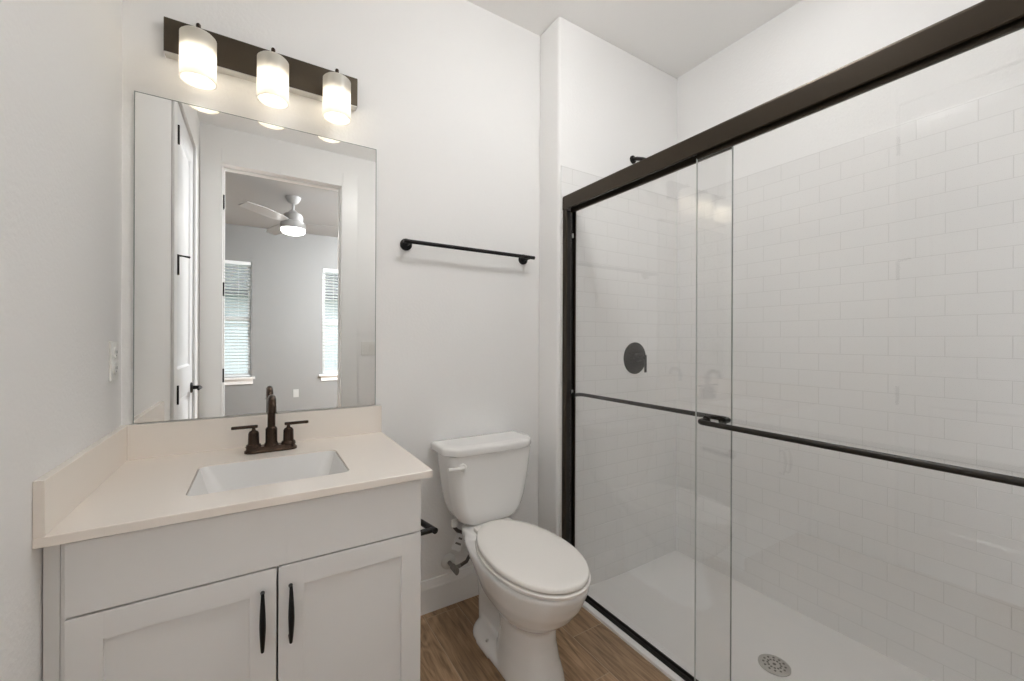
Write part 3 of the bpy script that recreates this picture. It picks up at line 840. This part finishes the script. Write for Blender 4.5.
# ------------------------------------------------------------------ shower pan
YE = -BD - 0.008
sp_ = thing('shower_pan', 'white low-threshold shower base with a round drain', 'shower pan', (2.03, -0.93, PANZ))
mb = MB()
prof = [(1.5875, -0.10), (1.5875, 0.009), (1.590, 0.012), (1.655, 0.012), (1.668, 0.006), (1.70, -0.040), (1.72, PANZ + 0.004), (2.0, PANZ - 0.006), (2.43, PANZ), (RX - 0.008, PANZ), (RX - 0.008, -0.10)]
mb.prism(prof, 'Y', YS + 0.008, YE)
mb.build('base', 'pan', sp_, smooth=45)
DRX, DRY, DRZ = 2.043, -0.912, PANZ - 0.0042
mb = MB(); mb.lathe([(0.0, -0.002), (0.054, -0.002), (0.054, 0.002), (0.048, 0.004), (0.045, 0.0035), (0.0, 0.0035)], (DRX, DRY, DRZ), 'Z', 40)
dr = mb.build('drain', 'chrome', sp_, label='round grey drain grate')
mb = MB()
for k in range(12):
    a = 2 * PI * k / 12
    for r in (0.022, 0.036):
        mb.lathe([(0.0, 0), (0.0042, 0), (0.0042, 0.0006), (0.0, 0.0006)], (DRX + r * math.cos(a), DRY + r * math.sin(a), DRZ + 0.0036), 'Z', 8)
mb.lathe([(0.0, 0), (0.006, 0), (0.006, 0.0006), (0.0, 0.0006)], (DRX, DRY, DRZ + 0.0036), 'Z', 10)
mb.build('drain_holes', 'slot', dr)

# ------------------------------------------------------------------ shower enclosure frame
fr = thing('shower_door_frame', 'dark bronze shower frame of header, wall jamb and floor track', 'shower frame', (GX, -0.93, 0.012))
mb = MB()
HX0, HX1, HZ0, HZ1 = 1.597, 1.660, 1.809, 1.876
mb.prism([(HX0, HZ0), (HX0 + 0.003, HZ0 - 0.003), (HX0 + 0.006, HZ0), (HX0 + 0.006, HZ1 - 0.012), (HX1 - 0.004, HZ1 - 0.012), (HX1 - 0.004, HZ0 + 0.004), (HX1, HZ0 + 0.004),
          (HX1, HZ1 - 0.006), (HX1 - 0.008, HZ1), (HX0 + 0.012, HZ1 + 0.001), (HX0 + 0.004, HZ1 - 0.003), (HX0, HZ1 - 0.012)], 'Y', YS + 0.009, YE - 0.0005)
mb.build('header', 'frame', fr)
mb = MB()
for x in (1.606, 1.630, 1.650): mb.box(x - 0.0015, x + 0.0015, YS + 0.012, YE - 0.004, 1.822, HZ1 - 0.012)
mb.build('header_track', 'track', fr)
for nm, ya, yb in (('a', YE - 0.0005, YE - 0.026), ('b', YS + 0.0085, YS + 0.034)):
    lo, hi = min(ya, yb), max(ya, yb)
    mb = MB()
    s = -1 if nm == 'a' else 1
    w = ya
    mb.prism([(1.600, w), (1.600, w + s * 0.022), (1.604, w + s * 0.025), (1.608, w + s * 0.025), (1.608, w + s * 0.006), (1.656, w + s * 0.006), (1.656, w + s * 0.025), (1.662, w + s * 0.025), (1.662, w)], 'Z', 0.012, HZ0 - 0.001)
    jm = mb.build('side_jamb', 'frame', fr)
    if nm == 'a':
        mb = MB(); mb.box(1.609, 1.655, w - 0.012, w - 0.006, 0.013, HZ0 - 0.002)
        mb.build('jamb_channel', 'track', jm)
        for z in (0.935, 1.690):
            mb = MB(); mb.box(1.6465, 1.6545, w - 0.0175, w - 0.010, z - 0.011, z + 0.011, 0.002)
            mb.build('bumper', 'white_plastic', jm, label='small pale bumper')
mb = MB()
mb.prism([(1.613, 0.0122), (1.613, 0.020), (1.616, 0.026), (1.620, 0.026), (1.622, 0.016), (1.628, 0.016), (1.630, 0.028), (1.636, 0.028), (1.640, 0.020), (1.640, 0.0122)], 'Y', YS + 0.036, YE - 0.027)
mb.build('floor_track', 'track', fr)

# sliding glass doors
def glass_door(name, label, gx, ya, yb, bar_x, ba, bb, sgn):
    t = thing(name, label, 'shower door', (gx, (ya + yb) / 2, 0.03), 'sliding glass shower doors')
    th = 0.003
    mb = MB(); mb.box(gx - th, gx + th, ya, yb, 0.030, 1.822)
    mb.build('glass_pane', 'glass', t)
    mb = MB()
    for y in ((ya,) if sgn > 0 else (ya, yb)):
        mb.box(gx - th, gx + th, y - 0.0008, y + 0.0008, 0.030, 1.80)
    mb.build('polished_edge', 'glass_edge' if sgn > 0 else 'glass_edge_pale', t)
    mb = MB(); mb.box(gx - 0.006, gx + 0.006, ya + 0.003, yb - 0.003, 1.795, 1.818, 0.002)
    mb.build('top_rail', 'frame', t)
    zb = 0.923
    mb = MB()
    rr = 0.022
    x0 = gx - sgn * 0.001
    pts = [(x0, ba, zb), (bar_x + sgn * -1 * 0, ba, zb)]
    s2 = 1 if bb > ba else -1
    dx = bar_x - gx
    e = math.copysign(rr, dx)
    pts = [(gx, ba, zb), (bar_x - e, ba, zb)]
    for i in range(1, 7):
        a = PI / 2 * i / 6
        pts.append((bar_x - e + e * math.sin(a), ba + s2 * rr * (1 - math.cos(a)), zb))
    for i in range(0, 7):
        a = PI / 2 * i / 6
        pts.append((bar_x - e + e * math.cos(a), bb - s2 * rr * (1 - math.sin(a)), zb))
    pts.append((gx, bb, zb))
    mb.tube(pts, 0.0085, 14)
    for y in (ba, bb):
        mb.lathe([(0, 0), (0.013, 0), (0.013, 0.005), (0, 0.006)], (gx - math.copysign(th, -dx), y, zb), 'X' if dx > 0 else '-X', 18)
    mb.build('door_bar', 'bar', t)
    return t
glass_door('sliding_glass_door', 'outer sliding glass shower door on the right with towel bar outside', 1.6195, YS + 0.036, -0.863, 1.566, -0.905, -1.62, -1)
glass_door('sliding_glass_door', 'inner sliding glass shower door on the left behind its towel bar', 1.6345, -0.977, -0.190, 1.688, -0.944, -0.205, 1)

# shower valve and shower head
va = thing('shower_valve', 'round dark bronze shower valve with lever on the tiled end wall', 'shower valve', (2.102, YE, 1.089))
mb = MB(); mb.lathe([(0, 0), (0.086, 0), (0.086, 0.004), (0.078, 0.009), (0.030, 0.012), (0.0, 0.012)], (2.102, YE, 1.089), '-Y', 40)
mb.build('escutcheon', 'shower_bronze', va)
mb = MB(); mb.lathe([(0, 0.01), (0.024, 0.011), (0.022, 0.034), (0.016, 0.037), (0.016, 0.052), (0.012, 0.055), (0.010, 0.070), (0, 0.071)], (2.102, YE, 1.092), '-Y', 24)
mb.build('sleeve', 'shower_bronze', va)
mb = MB(); mb.tube([(2.108, YE - 0.067, 1.108), (2.108, YE - 0.068, 1.06), (2.108, YE - 0.068, 1.016)], [0.0075, 0.007, 0.0065], 12)
mb.build('lever', 'shower_bronze', va)
shd = thing('showerhead', 'dark bronze shower arm and head high on the end wall above the tile', 'shower head', (2.09, -BD, 2.165))
mb = MB(); mb.lathe([(0, 0), (0.022, 0), (0.021, 0.006), (0.013, 0.011), (0, 0.012)], (2.088, -BD - 0.0005, 2.168), '-Y', 24)
mb.build('flange', 'shower_bronze', shd)
mb = MB(); mb.tube([(2.088, -BD - 0.005, 2.168), (2.088, -BD - 0.03, 2.163), (2.088, -BD - 0.07, 2.145), (2.088, -BD - 0.11, 2.120), (2.088, -BD - 0.135, 2.100)], 0.0105, 12)
mb.build('shower_arm', 'shower_bronze', shd)
mb = MB(); mb.lathe([(0.0, 0), (0.014, 0.001), (0.016, 0.014), (0.030, 0.024), (0.032, 0.028), (0.032, 0.034), (0.0, 0.035)], (2.088, -BD - 0.132, 2.104), Vector((0, -0.45, -0.89)), 28)
mb.build('head', 'shower_bronze', shd)

# ------------------------------------------------------------------ unseen ceiling lamps added for fill light (above the picture)
def fill_lamp(name, label, c, r, m, group=None, dome=0.0):
    t = thing(name, label, 'added fill light', (c[0], c[1], CZ), group)
    mb = MB(); mb.lathe([(r, -0.0005), (r + 0.018, -0.0005), (r + 0.016, -0.010), (r + 0.004, -0.016), (r, -0.012), (r, -0.0005)], (c[0], c[1], CZ), 'Z', 40, False, False)
    mb.build('trim_ring', 'trim', t)
    mb = MB()
    if dome:
        mb.lathe([(0.0005, -dome), (r * 0.4, -dome * 0.94), (r * 0.75, -dome * 0.72), (r * 0.95, -dome * 0.38), (r, -0.008), (0.0005, -0.004)], (c[0], c[1], CZ), 'Z', 40)
    else:
        mb.lathe([(0.0005, -0.011), (r, -0.011), (r, -0.004), (0.0005, -0.004)], (c[0], c[1], CZ), 'Z', 40)
    mb.build('diffuser', m, t)
cl = thing('fill_light', 'unseen semi-flush glass lamp added to the bathroom as fill light', 'added fill light', (1.25, -0.98, CZ))
mb = MB(); mb.lathe([(0.0, -0.0005), (0.075, -0.0005), (0.073, -0.016), (0.02, -0.024), (0.012, -0.05), (0.0, -0.05)], (1.25, -0.98, CZ), 'Z', 32)
mb.build('canopy', 'black', cl)
mb = MB(); mb.lathe([(0.0005, -0.170), (0.06, -0.167), (0.12, -0.152), (0.155, -0.130), (0.165, -0.110), (0.155, -0.085), (0.12, -0.062), (0.06, -0.048), (0.0005, -0.046)], (1.25, -0.98, CZ), 'Z', 40)
mb.build('glass_globe', 'lens', cl)
fill_lamp('fill_light', 'unseen recessed lamp added over the shower base as fill light', (2.04, -0.95), 0.075, 'shower_fill_lens')
fill_lamp('fill_light', 'unseen domed lamp added in the bedroom right of the fan as fill light', (2.3, -3.4), 0.17, 'bed_fill', dome=0.12)

# ------------------------------------------------------------------ bedroom seen in the mirror
FNX, FNY = 0.685, -3.39
fan = thing('ceiling_fan', 'white three-blade ceiling fan with lit globe in the bedroom, seen in the mirror', 'ceiling fan', (FNX, FNY, CZ))
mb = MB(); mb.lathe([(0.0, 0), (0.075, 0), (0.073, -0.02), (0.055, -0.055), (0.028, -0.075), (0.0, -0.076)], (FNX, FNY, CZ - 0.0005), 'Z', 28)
mb.build('canopy', 'fan_white_dimmed', fan)
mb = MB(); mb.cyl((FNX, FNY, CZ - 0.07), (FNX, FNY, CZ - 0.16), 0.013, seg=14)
mb.build('downrod', 'fan_white_dimmed', fan)
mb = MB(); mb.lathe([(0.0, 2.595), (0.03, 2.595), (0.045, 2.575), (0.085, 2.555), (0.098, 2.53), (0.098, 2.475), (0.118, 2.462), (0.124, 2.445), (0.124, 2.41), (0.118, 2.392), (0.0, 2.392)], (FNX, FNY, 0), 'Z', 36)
mb.build('motor_housing', 'fan_white_dimmed', fan)
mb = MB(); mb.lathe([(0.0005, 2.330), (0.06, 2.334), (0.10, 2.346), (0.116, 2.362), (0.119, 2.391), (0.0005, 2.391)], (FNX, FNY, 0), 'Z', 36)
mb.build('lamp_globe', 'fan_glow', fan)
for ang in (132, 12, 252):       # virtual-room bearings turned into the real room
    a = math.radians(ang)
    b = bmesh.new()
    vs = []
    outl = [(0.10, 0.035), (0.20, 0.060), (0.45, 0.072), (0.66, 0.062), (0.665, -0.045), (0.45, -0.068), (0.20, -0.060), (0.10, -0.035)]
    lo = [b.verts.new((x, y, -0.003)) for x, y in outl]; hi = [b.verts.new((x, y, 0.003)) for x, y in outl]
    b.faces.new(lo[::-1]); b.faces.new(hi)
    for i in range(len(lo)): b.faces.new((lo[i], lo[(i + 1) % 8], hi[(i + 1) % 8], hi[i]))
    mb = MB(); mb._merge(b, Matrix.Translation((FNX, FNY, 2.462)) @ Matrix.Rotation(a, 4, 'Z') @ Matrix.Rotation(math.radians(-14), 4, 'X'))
    mb.build('blade', 'fan_white_dimmed', fan)

for wi, (a, b_) in enumerate(WIN):
    side = ('left', 'right')[wi]
    w = thing('window_%d' % (wi + 1), 'white sash window on the %s of the bedroom wall, seen in the mirror' % side, 'window', ((a + b_) / 2, YF - 0.06, WZ0), kind='structure')
    mb = MB()
    yo, yi = YF - 0.110, YF - 0.070
    f_ = 0.045
    mb.box(a, a + f_, yo, yi, WZ0, WZ1); mb.box(b_ - f_, b_, yo, yi, WZ0, WZ1)
    mb.box(a + f_, b_ - f_, yo, yi, WZ0, WZ0 + f_); mb.box(a + f_, b_ - f_, yo, yi, WZ1 - f_, WZ1); mb.box(a + f_, b_ - f_, yo, yi, 1.43, 1.48)
    mb.build('window_frame', 'trim', w)
    mb = MB(); mb.box(a + f_, b_ - f_, YF - 0.093, YF - 0.089, WZ0 + f_, WZ1 - f_)
    mb.build('pane', 'pane', w)
    mb = MB(); mb.box(a - 0.045, b_ + 0.045, YF - 0.068, YF + 0.035, WZ0 - 0.032, WZ0 - 0.001, 0.004)
    mb.box(a - 0.02, b_ + 0.02, YF, YF + 0.014, WZ0 - 0.10, WZ0 - 0.032, 0.002)
    mb.build('window_sill', 'trim', w)
    bl = thing('window_blind', 'white slatted blind hanging in the %s bedroom window' % side, 'blind', ((a + b_) / 2, YF - 0.035, WZ1), 'blinds in the bedroom windows')
    mb = MB(); mb.box(a + 0.008, b_ - 0.008, YF - 0.062, YF - 0.008, WZ1 - 0.05, WZ1 - 0.001, 0.003)
    mb.build('headrail', 'blind', bl)
    mb = MB()
    z = WZ1 - 0.075
    tilt = 0.006
    while z > WZ0 + 0.05:
        mb.prism([(YF - 0.060, z - tilt), (YF - 0.035, z + 0.002), (YF - 0.010, z + tilt), (YF - 0.010, z + tilt + 0.0025), (YF - 0.035, z + 0.005), (YF - 0.060, z - tilt + 0.0025)], 'X', a + 0.012, b_ - 0.012)
        z -= 0.0435
    mb.build('slats', 'blind', bl)
    mb = MB(); mb.box(a + 0.010, b_ - 0.010, YF - 0.058, YF - 0.012, WZ0 + 0.006, WZ0 + 0.024, 0.003)
    mb.build('bottom_rail', 'blind', bl)
    mb = MB()
    for x in (a + 0.15, b_ - 0.15): mb.tube([(x, YF - 0.009, WZ1 - 0.03), (x, YF - 0.009, WZ0 + 0.02)], 0.0015, 6)
    mb.build('ladder_cord', 'blind', bl)

bo = thing('wall_outlet', 'pale outlet low on the bedroom wall between the windows', 'outlet', (0.835, YF, 0.40))
mb = MB(); mb.box(0.80, 0.87, YF, YF + 0.006, 0.343, 0.457, 0.002)
mb.build('cover_plate', 'grey_plastic', bo)
for z in (0.423, 0.377):
    mb = MB(); mb.lathe([(0.0, 0), (0.0165, 0), (0.0165, 0.003), (0.0, 0.003)], (0.835, YF + 0.0058, z), 'Y', 20)
    mb.build('socket', 'grey_plastic', bo)

# ------------------------------------------------------------------ outside the bedroom
mb = MB(); mb.box(-14, 16, -30, YF - 0.13, -0.35, -0.25)
struct(mb, 'ground', 'grass', 'green lawn outside the bedroom windows', 'lawn')
fe = thing('garden_fence', 'white board fence outside the bedroom windows', 'fence', (0.8, -9.0, -0.25))
mb = MB()
x = -6.0
while x < 8.0:
    mb.box(x, x + 0.145, -9.02, -8.99, -0.25, 1.50); x += 0.15
mb.build('boards', 'fence', fe)
mb = MB(); mb.box(-6, 8, -9.05, -8.96, 1.50, 1.56); mb.box(-6, 8, -8.99, -8.95, 0.1, 0.18)
mb.build('rails', 'fence', fe)
ho = thing('neighbour_house', 'pale house with dark shingle roof beyond the fence', 'house', (0.8, -16.0, -0.25))
mb = MB(); mb.box(-7, 9, -20, -14.5, -0.25, 2.75)
mb.build('wall', 'siding', ho)
mb = MB(); mb.prism([(-13.9, 2.60), (-13.9, 2.75), (-17.2, 4.6), (-20.6, 2.75), (-20.6, 2.60)], 'X', -7.5, 9.5)
mb.build('roof', 'roof', ho)
for x in (-3.2, 0.2, 3.4):
    mb = MB(); mb.box(x, x + 1.2, -14.52, -14.47, 0.9, 2.2)
    mb.build('window', 'darkglass', ho)
